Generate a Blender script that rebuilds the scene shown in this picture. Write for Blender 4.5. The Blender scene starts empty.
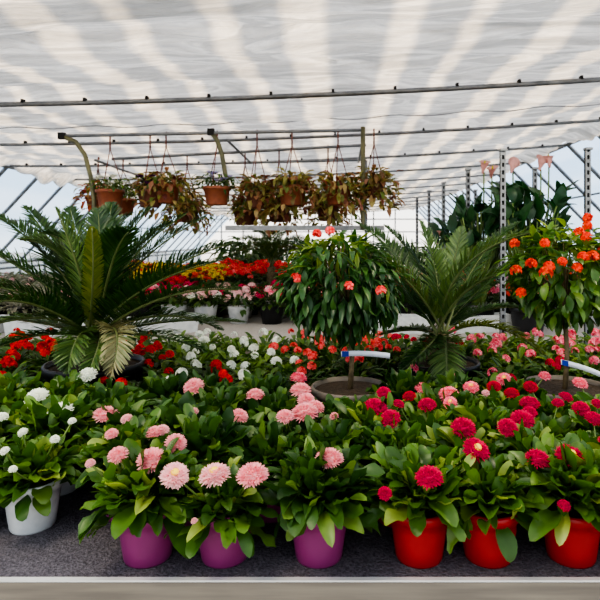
import bpy, math, random
from mathutils import Vector, Matrix
R = random.Random(11)
PI = math.pi
F = 560.0; CZ = 1.45; BZ = 0.75
SC = bpy.context.scene
COL = SC.collection
def P(px, py, D): return Vector(((px-340)*D/F, D, CZ+(240-py)*D/F))
def PX(px, D): return (px-340)*D/F
V = Vector

# ------------------------------------------------------------ materials
def newmat(name):
    m = bpy.data.materials.new(name); m.use_nodes = True
    nt = m.node_tree; nt.nodes.clear()
    return m, nt, nt.nodes, nt.links
def ramp(ns, stops):
    r = ns.new('ShaderNodeValToRGB')
    while len(r.color_ramp.elements) < len(stops): r.color_ramp.elements.new(0.5)
    for e, (p, c) in zip(r.color_ramp.elements, stops):
        e.position = p; e.color = (*c, 1)
    return r
def leafmat(name, cols, trans=0.35, rough=0.42, spec=0.5):
    """cols: colours picked at random per leaf/petal"""
    m, nt, ns, ln = newmat(name)
    g = ns.new('ShaderNodeNewGeometry')
    r = ramp(ns, [(i/max(1, len(cols)-1), c) for i, c in enumerate(cols)])
    ln.new(g.outputs['Random Per Island'], r.inputs[0])
    tc = ns.new('ShaderNodeTexCoord'); nz = ns.new('ShaderNodeTexNoise'); nz.inputs['Scale'].default_value = 35
    ln.new(tc.outputs['Object'], nz.inputs[0])
    mul = ns.new('ShaderNodeHueSaturation'); mr = ns.new('ShaderNodeMapRange')
    mr.inputs['To Min'].default_value = .7; mr.inputs['To Max'].default_value = 1.3
    ln.new(nz.outputs[0], mr.inputs[0]); ln.new(mr.outputs[0], mul.inputs['Value']); ln.new(r.outputs[0], mul.inputs['Color'])
    b = ns.new('ShaderNodeBsdfPrincipled'); b.inputs['Roughness'].default_value = rough
    b.inputs['Specular IOR Level'].default_value = spec
    ln.new(mul.outputs[0], b.inputs['Base Color'])
    t = ns.new('ShaderNodeBsdfTranslucent')
    hs = ns.new('ShaderNodeHueSaturation'); hs.inputs['Value'].default_value = 1.5; hs.inputs['Saturation'].default_value = 1.1
    ln.new(mul.outputs[0], hs.inputs['Color']); ln.new(hs.outputs[0], t.inputs[0])
    mx = ns.new('ShaderNodeMixShader'); mx.inputs[0].default_value = trans
    ln.new(b.outputs[0], mx.inputs[1]); ln.new(t.outputs[0], mx.inputs[2])
    o = ns.new('ShaderNodeOutputMaterial'); ln.new(mx.outputs[0], o.inputs[0])
    return m
def solid(name, c1, c2=None, rough=.5, metal=0, scale=20, bump=0.0, spec=.5, stretch=None):
    m, nt, ns, ln = newmat(name)
    tc = ns.new('ShaderNodeTexCoord'); mp = ns.new('ShaderNodeMapping')
    if stretch: mp.inputs['Scale'].default_value = stretch
    nz = ns.new('ShaderNodeTexNoise'); nz.inputs['Scale'].default_value = scale; nz.inputs['Detail'].default_value = 4
    ln.new(tc.outputs['Object'], mp.inputs[0]); ln.new(mp.outputs[0], nz.inputs[0])
    r = ramp(ns, [(.35, c1), (.65, c2 or tuple(x*.85 for x in c1))]); ln.new(nz.outputs[0], r.inputs[0])
    b = ns.new('ShaderNodeBsdfPrincipled'); b.inputs['Roughness'].default_value = rough
    b.inputs['Metallic'].default_value = metal; b.inputs['Specular IOR Level'].default_value = spec
    ln.new(r.outputs[0], b.inputs['Base Color'])
    if bump:
        bp = ns.new('ShaderNodeBump'); bp.inputs['Strength'].default_value = bump; bp.inputs['Distance'].default_value = .01
        ln.new(nz.outputs[0], bp.inputs['Height']); ln.new(bp.outputs[0], b.inputs['Normal'])
    o = ns.new('ShaderNodeOutputMaterial'); ln.new(b.outputs[0], o.inputs[0])
    return m
M = {}
M['daisy_leaf'] = leafmat('daisy_leaf', [(.03,.08,.014),(.06,.14,.02),(.095,.19,.028),(.045,.11,.018),(.14,.25,.035),(.07,.15,.022),(.36,.44,.1)], .3, .38)
M['daisy_leaf_dark'] = leafmat('daisy_leaf_dark', [(.022,.062,.014),(.042,.1,.018),(.065,.14,.024),(.035,.09,.016),(.17,.27,.05)], .28, .42)
M['lime_leaf'] = leafmat('lime_leaf', [(.05,.12,.02),(.12,.22,.035),(.24,.35,.06)], .35, .4)
M['cycad'] = leafmat('cycad', [(.014,.045,.012),(.026,.075,.016),(.05,.11,.02)], .22, .35)
M['cycad_light'] = leafmat('cycad_light', [(.06,.12,.035),(.1,.17,.05),(.15,.23,.065)], .3, .35)
M['cycad_yellow'] = leafmat('cycad_yellow', [(.12,.17,.02),(.18,.21,.03),(.08,.14,.02)], .3, .4)
M['cycad_pale'] = leafmat('cycad_pale', [(.3,.3,.16),(.4,.36,.2),(.16,.2,.09)], .2, .5)
M['rachis'] = solid('rachis', (.14,.17,.06), (.1,.14,.04), .5)
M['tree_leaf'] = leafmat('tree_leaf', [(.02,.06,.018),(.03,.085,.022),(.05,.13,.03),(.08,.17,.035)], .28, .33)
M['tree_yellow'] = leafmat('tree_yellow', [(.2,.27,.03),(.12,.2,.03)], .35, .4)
M['bush_leaf'] = leafmat('bush_leaf', [(.035,.09,.018),(.06,.14,.025),(.1,.2,.03),(.14,.25,.04)], .32, .36)
M['calla_leaf'] = leafmat('calla_leaf', [(.015,.06,.022),(.022,.08,.026),(.035,.11,.03)], .25, .35)
M['far_leaf'] = leafmat('far_leaf', [(.03,.07,.02),(.05,.11,.025),(.1,.16,.035)], .3, .5)
M['brown_leaf'] = leafmat('brown_leaf', [(.24,.06,.045),(.3,.32,.09),(.48,.36,.16),(.36,.14,.1),(.16,.24,.06),(.2,.05,.05)], .4, .45)
M['rust_leaf'] = leafmat('rust_leaf', [(.55,.13,.05),(.35,.08,.05),(.5,.27,.1)], .35, .45)
M['stem'] = solid('stem_green', (.12,.2,.05), (.16,.22,.06), .5)
M['bark'] = solid('bark', (.2,.15,.08), (.12,.09,.05), .8, bump=.4, scale=60)
def petal(n, cols, tr=.3): M[n] = leafmat(n, cols, tr, .55, .25)
petal('hot', [(.56,.008,.07),(.7,.02,.12),(.45,.006,.05)])
petal('crimson', [(.5,.008,.03),(.65,.015,.06)])
petal('palepink', [(.84,.36,.41),(.88,.5,.5),(.74,.24,.32)])
petal('blush', [(.84,.6,.58),(.82,.44,.48)])
petal('white', [(.86,.87,.8),(.8,.82,.74)])
petal('coral', [(.85,.12,.1),(.9,.2,.2),(.75,.07,.07)])
petal('red', [(.65,.012,.015),(.8,.025,.02)])
petal('orange', [(.8,.07,.012),(.7,.03,.008),(.85,.11,.02)])
petal('yellow', [(.85,.6,.03),(.75,.5,.03),(.6,.6,.05)])
petal('lilac', [(.42,.4,.62),(.5,.46,.66)])
petal('rose', [(.85,.1,.2),(.9,.25,.35)])
petal('trumpet', [(.6,.3,.3),(.7,.42,.38)])
M['lowgrey'] = leafmat('lowgrey_leaf', [(.2,.22,.16),(.3,.28,.22),(.16,.2,.1)], .3, .6)
petal('purple', [(.1,.02,.12),(.16,.03,.16)])
M['bloomeye'] = solid('bloom_eye', (.85,.62,.08), (.7,.5,.05), .7, scale=200)
M['pot_purple'] = solid('pot_purple', (.27,.035,.16), (.22,.03,.13), .42, scale=6)
M['pot_red'] = solid('pot_red', (.4,.01,.012), (.33,.008,.01), .4, scale=6)
M['pot_white'] = solid('pot_white', (.62,.64,.64), (.52,.54,.55), .55, scale=30)
M['pot_black'] = solid('pot_black', (.012,.012,.014), (.02,.02,.022), .45)
M['pot_terra'] = solid('pot_terra', (.36,.12,.06), (.28,.09,.05), .6)
M['pot_terradark'] = solid('pot_terradark', (.2,.08,.05), (.15,.06,.04), .6)
M['pot_grey'] = solid('pot_grey', (.2,.17,.14), (.14,.12,.1), .6)
M['soil'] = solid('soil', (.03,.02,.012), (.06,.04,.025), .95, scale=80, bump=.8)
M['felt'] = solid('felt', (.07,.062,.075), (.16,.145,.165), .95, scale=170, bump=.9)
M['felt2'] = solid('felt2', (.42,.39,.36), (.34,.32,.3), .95, scale=60, bump=.3)
M['alu'] = solid('aluminium', (.3,.27,.22), (.2,.18,.155), .55, .4, scale=3, stretch=(1,1,14))
M['alu_lip'] = solid('aluminium_lip', (.75,.75,.73), (.65,.65,.63), .6, .4, scale=6)
M['steel'] = solid('steel', (.3,.31,.32), (.2,.21,.22), .45, .6, scale=8)
M['galv'] = solid('galvanised', (.3,.31,.32), (.2,.21,.22), .45, .5, scale=12)
M['rackpipe'] = solid('rack_pipe', (.2,.19,.1), (.12,.12,.07), .5, .2, scale=8)
M['dark'] = solid('dark_slot', (.02,.02,.02), rough=.8)
M['hook'] = solid('hook_brown', (.2,.06,.04), (.15,.05,.03), .5)
M['floor'] = solid('gravel_floor', (.36,.33,.29), (.25,.23,.2), .95, scale=9, bump=.4)
M['tag'] = solid('tag_white', (.72,.75,.8), (.66,.7,.76), .35)
M['tagblue'] = solid('tag_blue', (.01,.04,.35), rough=.4)
M['framew'] = solid('frame_white', (.6,.64,.68), (.5,.54,.58), .4, .3)
def clothmat():
    m, nt, ns, ln = newmat('shade_cloth')
    tc = ns.new('ShaderNodeTexCoord'); mp = ns.new('ShaderNodeMapping'); mp.inputs['Scale'].default_value = (.7, 5, 3)
    nz = ns.new('ShaderNodeTexNoise'); nz.inputs['Scale'].default_value = 2.6; nz.inputs['Detail'].default_value = 4; nz.inputs['Distortion'].default_value = 1.3
    ln.new(tc.outputs['Object'], mp.inputs[0]); ln.new(mp.outputs[0], nz.inputs[0])
    bp = ns.new('ShaderNodeBump'); bp.inputs['Strength'].default_value = 1; bp.inputs['Distance'].default_value = .09
    ln.new(nz.outputs[0], bp.inputs['Height'])
    d = ns.new('ShaderNodeBsdfDiffuse'); d.inputs[0].default_value = (.8,.79,.76,1)
    t = ns.new('ShaderNodeBsdfTranslucent'); t.inputs[0].default_value = (.85,.83,.78,1)
    ln.new(bp.outputs[0], d.inputs['Normal']); ln.new(bp.outputs[0], t.inputs['Normal'])
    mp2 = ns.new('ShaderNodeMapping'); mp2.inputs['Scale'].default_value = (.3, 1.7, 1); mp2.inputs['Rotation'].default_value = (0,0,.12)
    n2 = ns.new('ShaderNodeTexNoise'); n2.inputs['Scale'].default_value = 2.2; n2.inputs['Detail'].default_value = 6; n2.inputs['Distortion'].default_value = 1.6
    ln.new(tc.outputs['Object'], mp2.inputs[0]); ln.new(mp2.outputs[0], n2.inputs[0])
    ra = ramp(ns, [(.3,(.48,.475,.45)),(.46,(.72,.7,.66)),(.55,(.93,.91,.86)),(.6,(.66,.645,.61)),(.8,(.86,.84,.79))])  # fold highlights and shading put into the cloth colour, along stretched noise
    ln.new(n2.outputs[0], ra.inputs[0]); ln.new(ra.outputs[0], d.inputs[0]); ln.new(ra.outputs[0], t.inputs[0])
    mx = ns.new('ShaderNodeMixShader'); mx.inputs[0].default_value = .5
    ln.new(d.outputs[0], mx.inputs[1]); ln.new(t.outputs[0], mx.inputs[2])
    o = ns.new('ShaderNodeOutputMaterial'); ln.new(mx.outputs[0], o.inputs[0])
    return m
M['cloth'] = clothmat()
def glassmat(name, col, dif):
    m, nt, ns, ln = newmat(name)
    t = ns.new('ShaderNodeBsdfTransparent'); t.inputs[0].default_value = (*col, 1)
    g = ns.new('ShaderNodeBsdfGlossy'); g.inputs['Roughness'].default_value = .08
    d = ns.new('ShaderNodeBsdfTranslucent'); d.inputs[0].default_value = (.85,.92,1,1)
    nz = ns.new('ShaderNodeTexNoise'); nz.inputs['Scale'].default_value = .8
    mr = ns.new('ShaderNodeMapRange'); mr.inputs['To Min'].default_value = dif*.6; mr.inputs['To Max'].default_value = dif*1.4
    ln.new(nz.outputs[0], mr.inputs[0])
    a = ns.new('ShaderNodeMixShader'); ln.new(mr.outputs[0], a.inputs[0]); ln.new(t.outputs[0], a.inputs[1]); ln.new(d.outputs[0], a.inputs[2])
    b = ns.new('ShaderNodeMixShader'); b.inputs[0].default_value = .06; ln.new(a.outputs[0], b.inputs[1]); ln.new(g.outputs[0], b.inputs[2])
    o = ns.new('ShaderNodeOutputMaterial'); ln.new(b.outputs[0], o.inputs[0])
    return m
M['glass'] = glassmat('greenhouse_glass', (.5,.66,.84), .2)
M['slat_pane'] = glassmat('slat_glass', (.62,.66,.74), .3)  # for the added roof slats, see-through to soften their shadow bands
M['haze_glass'] = glassmat('milky_glass', (.95,.97,1), .6)

# ------------------------------------------------------------ mesh builder
class MB:
    def __init__(s): s.v = []; s.f = []; s.m = []; s.mats = []
    def mi(s, m):
        if m not in s.mats: s.mats.append(m)
        return s.mats.index(m)
    def add(s, vs, fs, m):
        n = len(s.v); k = s.mi(m)
        s.v += [tuple(v) for v in vs]
        for f in fs: s.f.append(tuple(i+n for i in f)); s.m.append(k)
    def box(s, c, d, m, rot=None):
        c = V(c); vs = []
        for x in (-.5,.5):
            for y in (-.5,.5):
                for z in (-.5,.5):
                    p = V((x*d[0], y*d[1], z*d[2]))
                    if rot: p = rot @ p
                    vs.append(c+p)
        s.add(vs, [(0,1,3,2),(4,6,7,5),(0,4,5,1),(2,3,7,6),(0,2,6,4),(1,5,7,3)], m)
    def tube(s, pts, r, m, n=6, cap=True):
        pts = [V(p) for p in pts]; vs = []; fs = []
        if not isinstance(r, (list, tuple)): r = [r]*len(pts)
        ref = None
        for i, p in enumerate(pts):
            t = (pts[min(i+1, len(pts)-1)]-pts[max(i-1, 0)]).normalized()
            if ref is None:
                ref = V((0,0,1)) if abs(t.z) < .9 else V((1,0,0))
            a = t.cross(ref).normalized(); b = a.cross(t).normalized(); ref = b
            for k in range(n):
                an = 2*PI*k/n; vs.append(p+(a*math.cos(an)+b*math.sin(an))*r[i])
        for i in range(len(pts)-1):
            for k in range(n):
                fs.append((i*n+k, i*n+(k+1)%n, (i+1)*n+(k+1)%n, (i+1)*n+k))
        if cap: fs.append(tuple(range(n-1,-1,-1))); fs.append(tuple(range((len(pts)-1)*n, len(pts)*n)))
        s.add(vs, fs, m)
    def lathe(s, prof, m, n=24, c=(0,0,0)):
        vs = []; fs = []
        for r, z in prof:
            for k in range(n):
                a = 2*PI*k/n; vs.append((c[0]+r*math.cos(a), c[1]+r*math.sin(a), c[2]+z))
        for i in range(len(prof)-1):
            for k in range(n): fs.append((i*n+k, i*n+(k+1)%n, (i+1)*n+(k+1)%n, (i+1)*n+k))
        s.add(vs, fs, m)
    def leaf(s, base, d, L, W, m, prof=(.15,.5,.9,1,.6), up=V((0,0,1)), curl=-.6, fold=.25, wave=0):
        """a leaf blade bending by curl (rad) along its length, folded on its midrib"""
        d = V(d).normalized(); side = d.cross(up)
        if side.length < .05: side = V((1,0,0))
        side.normalize(); nrm = side.cross(d).normalized()
        p = V(base); n = len(prof); vs = []; fs = []; step = L/n
        cur = d.copy()
        vs.append(p.copy())
        for i, w in enumerate(prof):
            cur = Matrix.Rotation(curl/n, 3, side) @ cur
            nr = side.cross(cur).normalized()
            p = p+cur*step*(1 if i else 1)
            if i < n:
                wv = wave*math.sin(i*1.5+L*300)
                vs += [p-side*W*w*.5+nr*(W*w*fold+wv*W), p.copy(), p+side*W*w*.5+nr*(W*w*fold-wv*W)]
        cur = Matrix.Rotation(curl/n, 3, side) @ cur
        tip = p+cur*step*.5; vs.append(tip); T = len(vs)-1
        fs += [(0,2,1),(0,3,2)]
        for i in range(n-1):
            a = 1+3*i
            fs += [(a,a+1,a+4,a+3),(a+1,a+2,a+5,a+4)]
        a = 1+3*(n-1); fs += [(a,a+1,T),(a+1,a+2,T)]
        s.add(vs, fs, m)
    def mesh(s, name, smooth=True):
        me = bpy.data.meshes.new(name); me.from_pydata(s.v, [], s.f)
        for m in s.mats: me.materials.append(M[m])
        me.polygons.foreach_set('material_index', s.m)
        if smooth: me.polygons.foreach_set('use_smooth', [True]*len(s.f))
        me.update(); return me
    def build(s, name, parent=None, smooth=True, loc=(0,0,0)):
        return link(name, s.mesh(name, smooth), parent, loc)
def link(name, me, parent=None, loc=(0,0,0), rz=0, sc=1):
    o = bpy.data.objects.new(name, me); COL.objects.link(o)
    if parent: o.parent = parent
    o.location = loc; o.rotation_euler = (0,0,rz)
    if sc != 1: o.scale = (sc,)*3
    return o
def tag(o, label, cat, group=None, kind=None):
    if label: o['label'] = label
    if cat: o['category'] = cat
    if group: o['group'] = group
    if kind: o['kind'] = kind
    return o
def thing(name, label, cat, loc, group=None):
    o = bpy.data.objects.new(name, None); COL.objects.link(o); o.location = loc
    o.empty_display_size = .05
    return tag(o, label, cat, group)
def struct(o): o['kind'] = 'structure'; return o
def bez(a, b, c, n=14):
    return [a*(1-t)**2+b*2*t*(1-t)+c*t*t for t in [i/n for i in range(n+1)]]
def ordn(i):
    return ['first','second','third','fourth','fifth','sixth','seventh','eighth','ninth','tenth','eleventh','twelfth','thirteenth','fourteenth','fifteenth','sixteenth'][i]

# ------------------------------------------------------------ camera, light
cam = bpy.data.cameras.new('camera'); co = bpy.data.objects.new('camera', cam); COL.objects.link(co)
co.location = (0,0,CZ); co.rotation_euler = (PI/2,0,0)
cam.sensor_width = 36; cam.lens = F/600*36; cam.shift_x = -40/600; cam.shift_y = -60/600
cam.clip_start = .05; cam.clip_end = 300
cam.dof.use_dof = True; cam.dof.focus_distance = 1.6; cam.dof.aperture_fstop = 9
SC.camera = co
w = bpy.data.worlds.new('sky'); SC.world = w; w.use_nodes = True
nt = w.node_tree; nt.nodes.clear()
tc = nt.nodes.new('ShaderNodeTexCoord'); sp = nt.nodes.new('ShaderNodeSeparateXYZ')
nt.links.new(tc.outputs['Generated'], sp.inputs[0])
r = nt.nodes.new('ShaderNodeValToRGB')
r.color_ramp.elements[0].position = .0; r.color_ramp.elements[0].color = (1,.96,.9,1)
r.color_ramp.elements[1].position = .5; r.color_ramp.elements[1].color = (.66,.7,.77,1)
e = r.color_ramp.elements.new(.16); e.color = (.74,.85,.96,1)
nt.links.new(sp.outputs[2], r.inputs[0])
bg = nt.nodes.new('ShaderNodeBackground'); bg.inputs[1].default_value = 1.62
nt.links.new(r.outputs[0], bg.inputs[0])
ou = nt.nodes.new('ShaderNodeOutputWorld'); nt.links.new(bg.outputs[0], ou.inputs[0])
def sun(name, direction, strength, col, ang):
    l = bpy.data.lights.new(name, 'SUN'); l.energy = strength; l.color = col; l.angle = math.radians(ang)
    o = bpy.data.objects.new(name, l); COL.objects.link(o)
    o.rotation_euler = V(direction).to_track_quat('-Z', 'Y').to_euler()
sun('sun', (-.1,-.62,-.75), 6.0, (1,.77,.52), 3)
def area(name, loc, to, size, power, col):
    l = bpy.data.lights.new(name, 'AREA'); l.energy = power; l.size = size; l.color = col
    o = bpy.data.objects.new(name, l); COL.objects.link(o); o.location = loc
    o.rotation_euler = (V(to)-V(loc)).to_track_quat('-Z', 'Y').to_euler()
area('fill_light', (-1.6,.3,3.3), (0,1.7,.9), 1.0, 42, (1,.86,.62))  # added soft fill for warm leaf highlights, not a fitting of the house
area('fill_light', (1.9,2.0,2.8), (.2,1.6,.9), .6, 22, (1,.84,.56))  # second added fill, from the right over the front bench
SC.view_settings.view_transform = 'AgX'
SC.view_settings.look = 'AgX - High Contrast'
SC.view_settings.exposure = .35

# ------------------------------------------------------------ greenhouse shell
def ZX(x): return CZ+1.46+.045*x+.004*x*x
XL, XR, YE = -5.95, 4.05, 31.0
m = MB(); m.box((0,20,-.05), (90,90,.1), 'floor'); struct(m.build('floor', smooth=False))
BARS = [5.6+2.25*i for i in range(-1,12)]
from mathutils import noise
m = MB(); nx = 150; ys = []
y = 2.1
while y < YE: ys.append(y); y += .045 if y < 9 else .16
vs = []; fs = []
for j, yy in enumerate(ys):
    ph = ((yy-BARS[0])/2.25) % 1.0
    for i in range(nx+1):
        x = XL+(XR-XL)*i/nx
        wob = noise.noise(V((x*.5, yy*.3, 2)))
        # folds: cloth gathers between wires, each gather a soft ridge
        f1 = ((yy-BARS[0]+.22*wob)/.75) % 1.0
        sag = -.10*math.sin(PI*ph)**1.0 - .09*abs(math.sin(PI*f1))**.6 
        f2 = ((yy+.55*noise.noise(V((x*.55, yy*.7, 7)))+.03*x)/.31) % 1.0
        sag -= .05*abs(math.sin(PI*f2))**.6*(.35+1.3*abs(noise.noise(V((x*.7, yy*1.3, 3)))))
        sag += .05*noise.noise(V((x*.9, yy*2.2, 0))) + .02*noise.noise(V((x*2.6, yy*7, 5)))+.018*noise.noise(V((x*1.5+yy*1.2, yy*4-x, 9)))
        scal = .03*abs(math.sin(x*PI/.62))*max(0, 1-abs(ph-.0)*8)
        edge = 0
        if i < 4: edge = -.05*(4-i)*(1+.25*math.sin(yy*1.7))
        if i > nx-4: edge = -.03*(i-nx+4)*(1+.25*math.sin(yy*1.7))
        vs.append((x, yy, ZX(x)+.24+sag-scal+edge))
for j in range(len(ys)-1):
    for i in range(nx):
        a = j*(nx+1)+i; fs.append((a, a+1, a+nx+2, a+nx+1))
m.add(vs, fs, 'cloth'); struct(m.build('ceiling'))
# unseen slats added over the cloth, spaced so the sun falls on it in bands
m = MB()
x = XL-.6
while x < XR+2:
    wv = .40+.07*math.sin(x*5.3); m.box((x+.05*math.sin(x*3), 16, 4.3), (wv, 30, .02), 'slat_pane'); x += .62
struct(m.build('sun_slats', smooth=False))
# side slopes and walls
def side(name, x0, z0, x1, z1, nm2):
    g = MB(); g.add([(x0,1,z0),(x0,YE,z0),(x1,YE,z1),(x1,1,z1)], [(0,1,2,3)], 'glass')
    g.add([(x1,1,z1),(x1,YE,z1),(x1,YE,0),(x1,1,0)], [(0,1,2,3)], 'glass')
    struct(g.build(name, smooth=False))
    f = MB(); y = 1.1
    while y < YE:
        f.tube([(x0,y,z0),(x1,y,z1),(x1,y,0)], .035, 'galv', 6); y += 1.125
    f.tube([(x0,1,z0),(x0,YE,z0)], .04, 'galv'); f.tube([(x1,1,z1),(x1,YE,z1)], .05, 'galv')
    f.tube([((x0+x1)/2,1,(z0+z1)/2),((x0+x1)/2,YE,(z0+z1)/2)], .02, 'galv')
    f.tube([(x1,1,.8),(x1,YE,.8)], .03, 'galv')
    struct(f.build(nm2, smooth=False))
side('wall_left', XL-.05, 2.78, XL-1.75, .95, 'trim_2')
side('wall_right', XR+.05, 3.18, XR+1.7, 1.5, 'trim_3')
g = MB(); g.add([(XL-1.8,YE,0),(XR+1.8,YE,0),(XR+1.8,YE,4),(XL-1.8,YE,4)], [(0,1,2,3)], 'haze_glass')
struct(g.build('wall_back', smooth=False))
f = MB()
for i in range(12): x = XL-1.8+i*1.2; f.box((x,YE-.05,2), (.06,.06,4), 'galv')
for z in (.9,1.9,2.6): f.box(((XL+XR)/2,YE-.05,z), (XR-XL+3.6,.05,.06), 'galv')
struct(f.build('trim_4', smooth=False))

# crossbars under the cloth
k = MB(); k.box((0,0,0), (.025,.05,.035), 'dark'); CLIP = k.mesh('cable_clip', False)
names = ['above the front flower bench','nearest crossbar','behind the nearest one']
for i, D in enumerate(BARS):
    if i == 0: continue
    b = MB(); rr = .026 if i == 1 else .022
    pts = [(XL+(XR-XL)*k/20, D, ZX(XL+(XR-XL)*k/20)) for k in range(21)]
    b.tube(pts, rr, 'steel', 8)
    o = b.build('crossbar')
    if i < 4:
        x = XL+.3
        while x < XR:
            link('cable_clip', CLIP, o, (x, D, ZX(x)+.03)); x += .62
    if i == 1: tag(o, 'thick grey steel crossbar under the cloth, nearest to the front bench', 'pipe')
    elif i == 2: tag(o, 'grey steel crossbar behind the nearest one, just behind the basket rack rail', 'pipe')
    else: tag(o, 'thin steel crossbar receding toward the back under the white cloth', 'pipe', 'distant crossbars')
# thin support wires
D = 6.75
b = MB(); pts = [(XL+(XR-XL)*k/60, D, ZX(XL+(XR-XL)*k/60)+.015*math.sin(k*1.15)) for k in range(61)]
b.tube(pts, .006, 'steel', 5)
tag(b.build('support_wire'), 'thin wavy wire carrying the cloth between the two nearest crossbars', 'wire')
# slotted angle posts standing among the benches
def post(x, D, z0, z1, label, group=None):
    t = thing('support_post', label, 'post', (x,D,z0), group); h = z1-z0
    a = MB()
    for sx in (-1,1): a.box((sx*.0125,0,h/2), (.009,.012,h), 'galv')
    z = .02
    while z < h: a.box((0,0,z), (.018,.010,.022), 'galv'); z += .05
    a.box((0,.02,h/2), (.034,.004,h), 'dark')
    a.build('upright', t, smooth=False)
    c = MB(); c.box((0,0,h), (.045,.05,.015), 'steel'); c.build('post_cap', t, smooth=False)
PD = [3.69, 4.69, 5.8, 6.75, 7.8]
la = ['tall slotted steel post nearest, between right cycad and orange-flowered tree','second slotted steel post, left of the nearest one','third slotted steel post receding from the nearest one','fourth slotted steel post receding from the nearest one','fifth slotted steel post, farthest of the left line']
lb = ['slotted steel post at the right edge above the orange-flowered tree','slotted steel post just behind the pink trumpet blooms','slotted steel post hidden among broad leaves behind the trumpet blooms','slotted steel post far back in the right line','slotted steel post farthest back in the right line']
for i, D in enumerate(PD):
    z0 = 0 if i == 0 else BZ
    post(PX(503,3.69), D, z0, CZ+90*3.69/F, la[i]); post(PX(588,3.69), D, z0, CZ+91*3.69/F, lb[i])

# ------------------------------------------------------------ benches
t = thing('display_bench', 'front display bench with dark felt top and brushed metal front rail', 'bench', (0,1.16,0))
b = MB(); b.box((0,1.05,.73), (6,2.1,.04), 'felt'); b.build('bench_top', t, smooth=False)
b = MB(); b.box((0,-.003,.668), (6,.012,.155), 'alu'); b.build('front_rail', t, smooth=False)
b = MB(); b.box((0,-.004,.749), (6,.012,.004), 'alu_lip'); b.build('rail_lip', t, smooth=False)
for x in (-2.6,0,2.6):
    for y in (.2,1.9):
        b = MB(); b.box((x,y,.355), (.06,.06,.71), 'galv'); b.build('leg', t, smooth=False)
t = thing('display_bench', 'second display bench with pale grey top behind the front flower bench', 'bench', (-.6,3.75,0))
b = MB(); b.box((0,2.5,.73), (9.2,5,.04), 'felt2'); b.build('bench_top', t, smooth=False)
b = MB(); b.box((0,-.012,.68), (9.2,.02,.14), 'alu'); b.build('front_rail', t, smooth=False)
for x in (-4,0,4):
    for y in (.2,4.8):
        b = MB(); b.box((x,y,.355), (.06,.06,.71), 'galv'); b.build('leg', t, smooth=False)

# ------------------------------------------------------------ pots
def pot_mb(r, h, mat, r0=.8, lip=.006, soil=True):
    b = MB()
    prof = [(0,0),(r*r0*.96,0),(r*r0,.004)]
    for i in range(1,4): prof.append((r*(r0+(1-r0)*i/4), h*.8*i/4*1.03))
    prof += [(r*.96,h*.82),(r+lip,h*.83),(r+lip,h-.004),(r+lip-.003,h),(r-.004,h),(r-.008,h*.9)]
    b.lathe(prof, mat, 32)
    return b
def soil_mb(r, h):
    b = MB(); b.lathe([(0,h*.9+.004),(r*.5,h*.9+.002),(r-.006,h*.9)], 'soil', 20); return b
POTS = {}
def add_pot(t, r, h, mat, r0=.8):
    k = (r,h,mat)
    if k not in POTS: POTS[k] = (pot_mb(r,h,mat,r0).mesh('pot'), soil_mb(r,h).mesh('soil'))
    p = link('pot', POTS[k][0], t); link('soil', POTS[k][1], p)
    return p

# ------------------------------------------------------------ daisies
def daisy_foliage(seed, mat, n=112, hz=.10):
    rr = random.Random(seed); b = MB()
    SP = (.2,.2,.3,.55,.85,1.03,1.08,1.0,.8,.45)
    for i in range(n):
        a = i*2.39996+rr.uniform(-.35,.35); u = (i+.5)/n
        el = math.radians(84-70*u**.9+rr.uniform(-13,13))
        d = V((math.cos(a)*math.cos(el), math.sin(a)*math.cos(el), math.sin(el)))
        L = .092+.022*u+rr.uniform(-.03,.022); W = .031+rr.uniform(-.009,.01)
        base = V((math.cos(a)*.014, math.sin(a)*.014, hz+rr.uniform(-.003,.02)))+d*.01
        b.leaf(base, d, L, W*1.08, mat, SP, up=V((rr.uniform(-.45,.45),rr.uniform(-.45,.45),1)), curl=-rr.uniform(-.25,1.1)-.35*u, fold=rr.uniform(-.15,.5), wave=rr.uniform(-.24,.24))
    for i in range(int(n*.6)):
        a = rr.uniform(0,6.28); q = rr.uniform(.01,.085)
        el = math.radians(rr.uniform(10,85))
        d = V((math.cos(a)*math.cos(el), math.sin(a)*math.cos(el), math.sin(el)))
        b.leaf(V((math.cos(a)*q, math.sin(a)*q, hz+.01+rr.uniform(0,.07))), d, rr.uniform(.04,.065), rr.uniform(.018,.03), mat, (.25,.5,.85,1.05,1.05,.85,.5), up=V((rr.uniform(-.5,.5),rr.uniform(-.5,.5),1)), curl=-rr.uniform(-.3,1.2), fold=rr.uniform(-.1,.4), wave=rr.uniform(-.16,.16))
    return b.mesh('foliage')
FD = {'a': [daisy_foliage(s, 'daisy_leaf') for s in range(6)], 'b': [daisy_foliage(s+20, 'daisy_leaf_dark') for s in range(5)]}
def head_mesh(seed, mat, eye=False):
    """unit-diameter pompon bloom facing +Z, petals in rings"""
    rr = random.Random(seed); b = MB()
    rings = 9
    b.lathe([(.3,-.06),(.33,.0),(.3,.12),(.2,.22),(.0001,.27)], mat, 14)
    for k in range(rings):
        u = k/(rings-1)                      # 0 outer .. 1 centre
        if eye and u > .75: continue
        n = int(36*(1-u)**.6)+8
        el = math.radians(-6+88*u)
        for i in range(n):
            a = 2*PI*(i+.5*(k%2))/n+rr.uniform(-.06,.06)
            e2 = el+rr.uniform(-.12,.12)
            d = V((math.cos(a)*math.cos(e2), math.sin(a)*math.cos(e2), math.sin(e2)))
            L = (.5-.16*u)*rr.uniform(.92,1.05); bs = d*.06
            bs.z += -.02
            b.leaf(bs, d, L*.88, .075, mat, (.5,.85,1,.7), curl=rr.uniform(-.1,.4), fold=.25)
    return b.mesh('flower_head')
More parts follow.
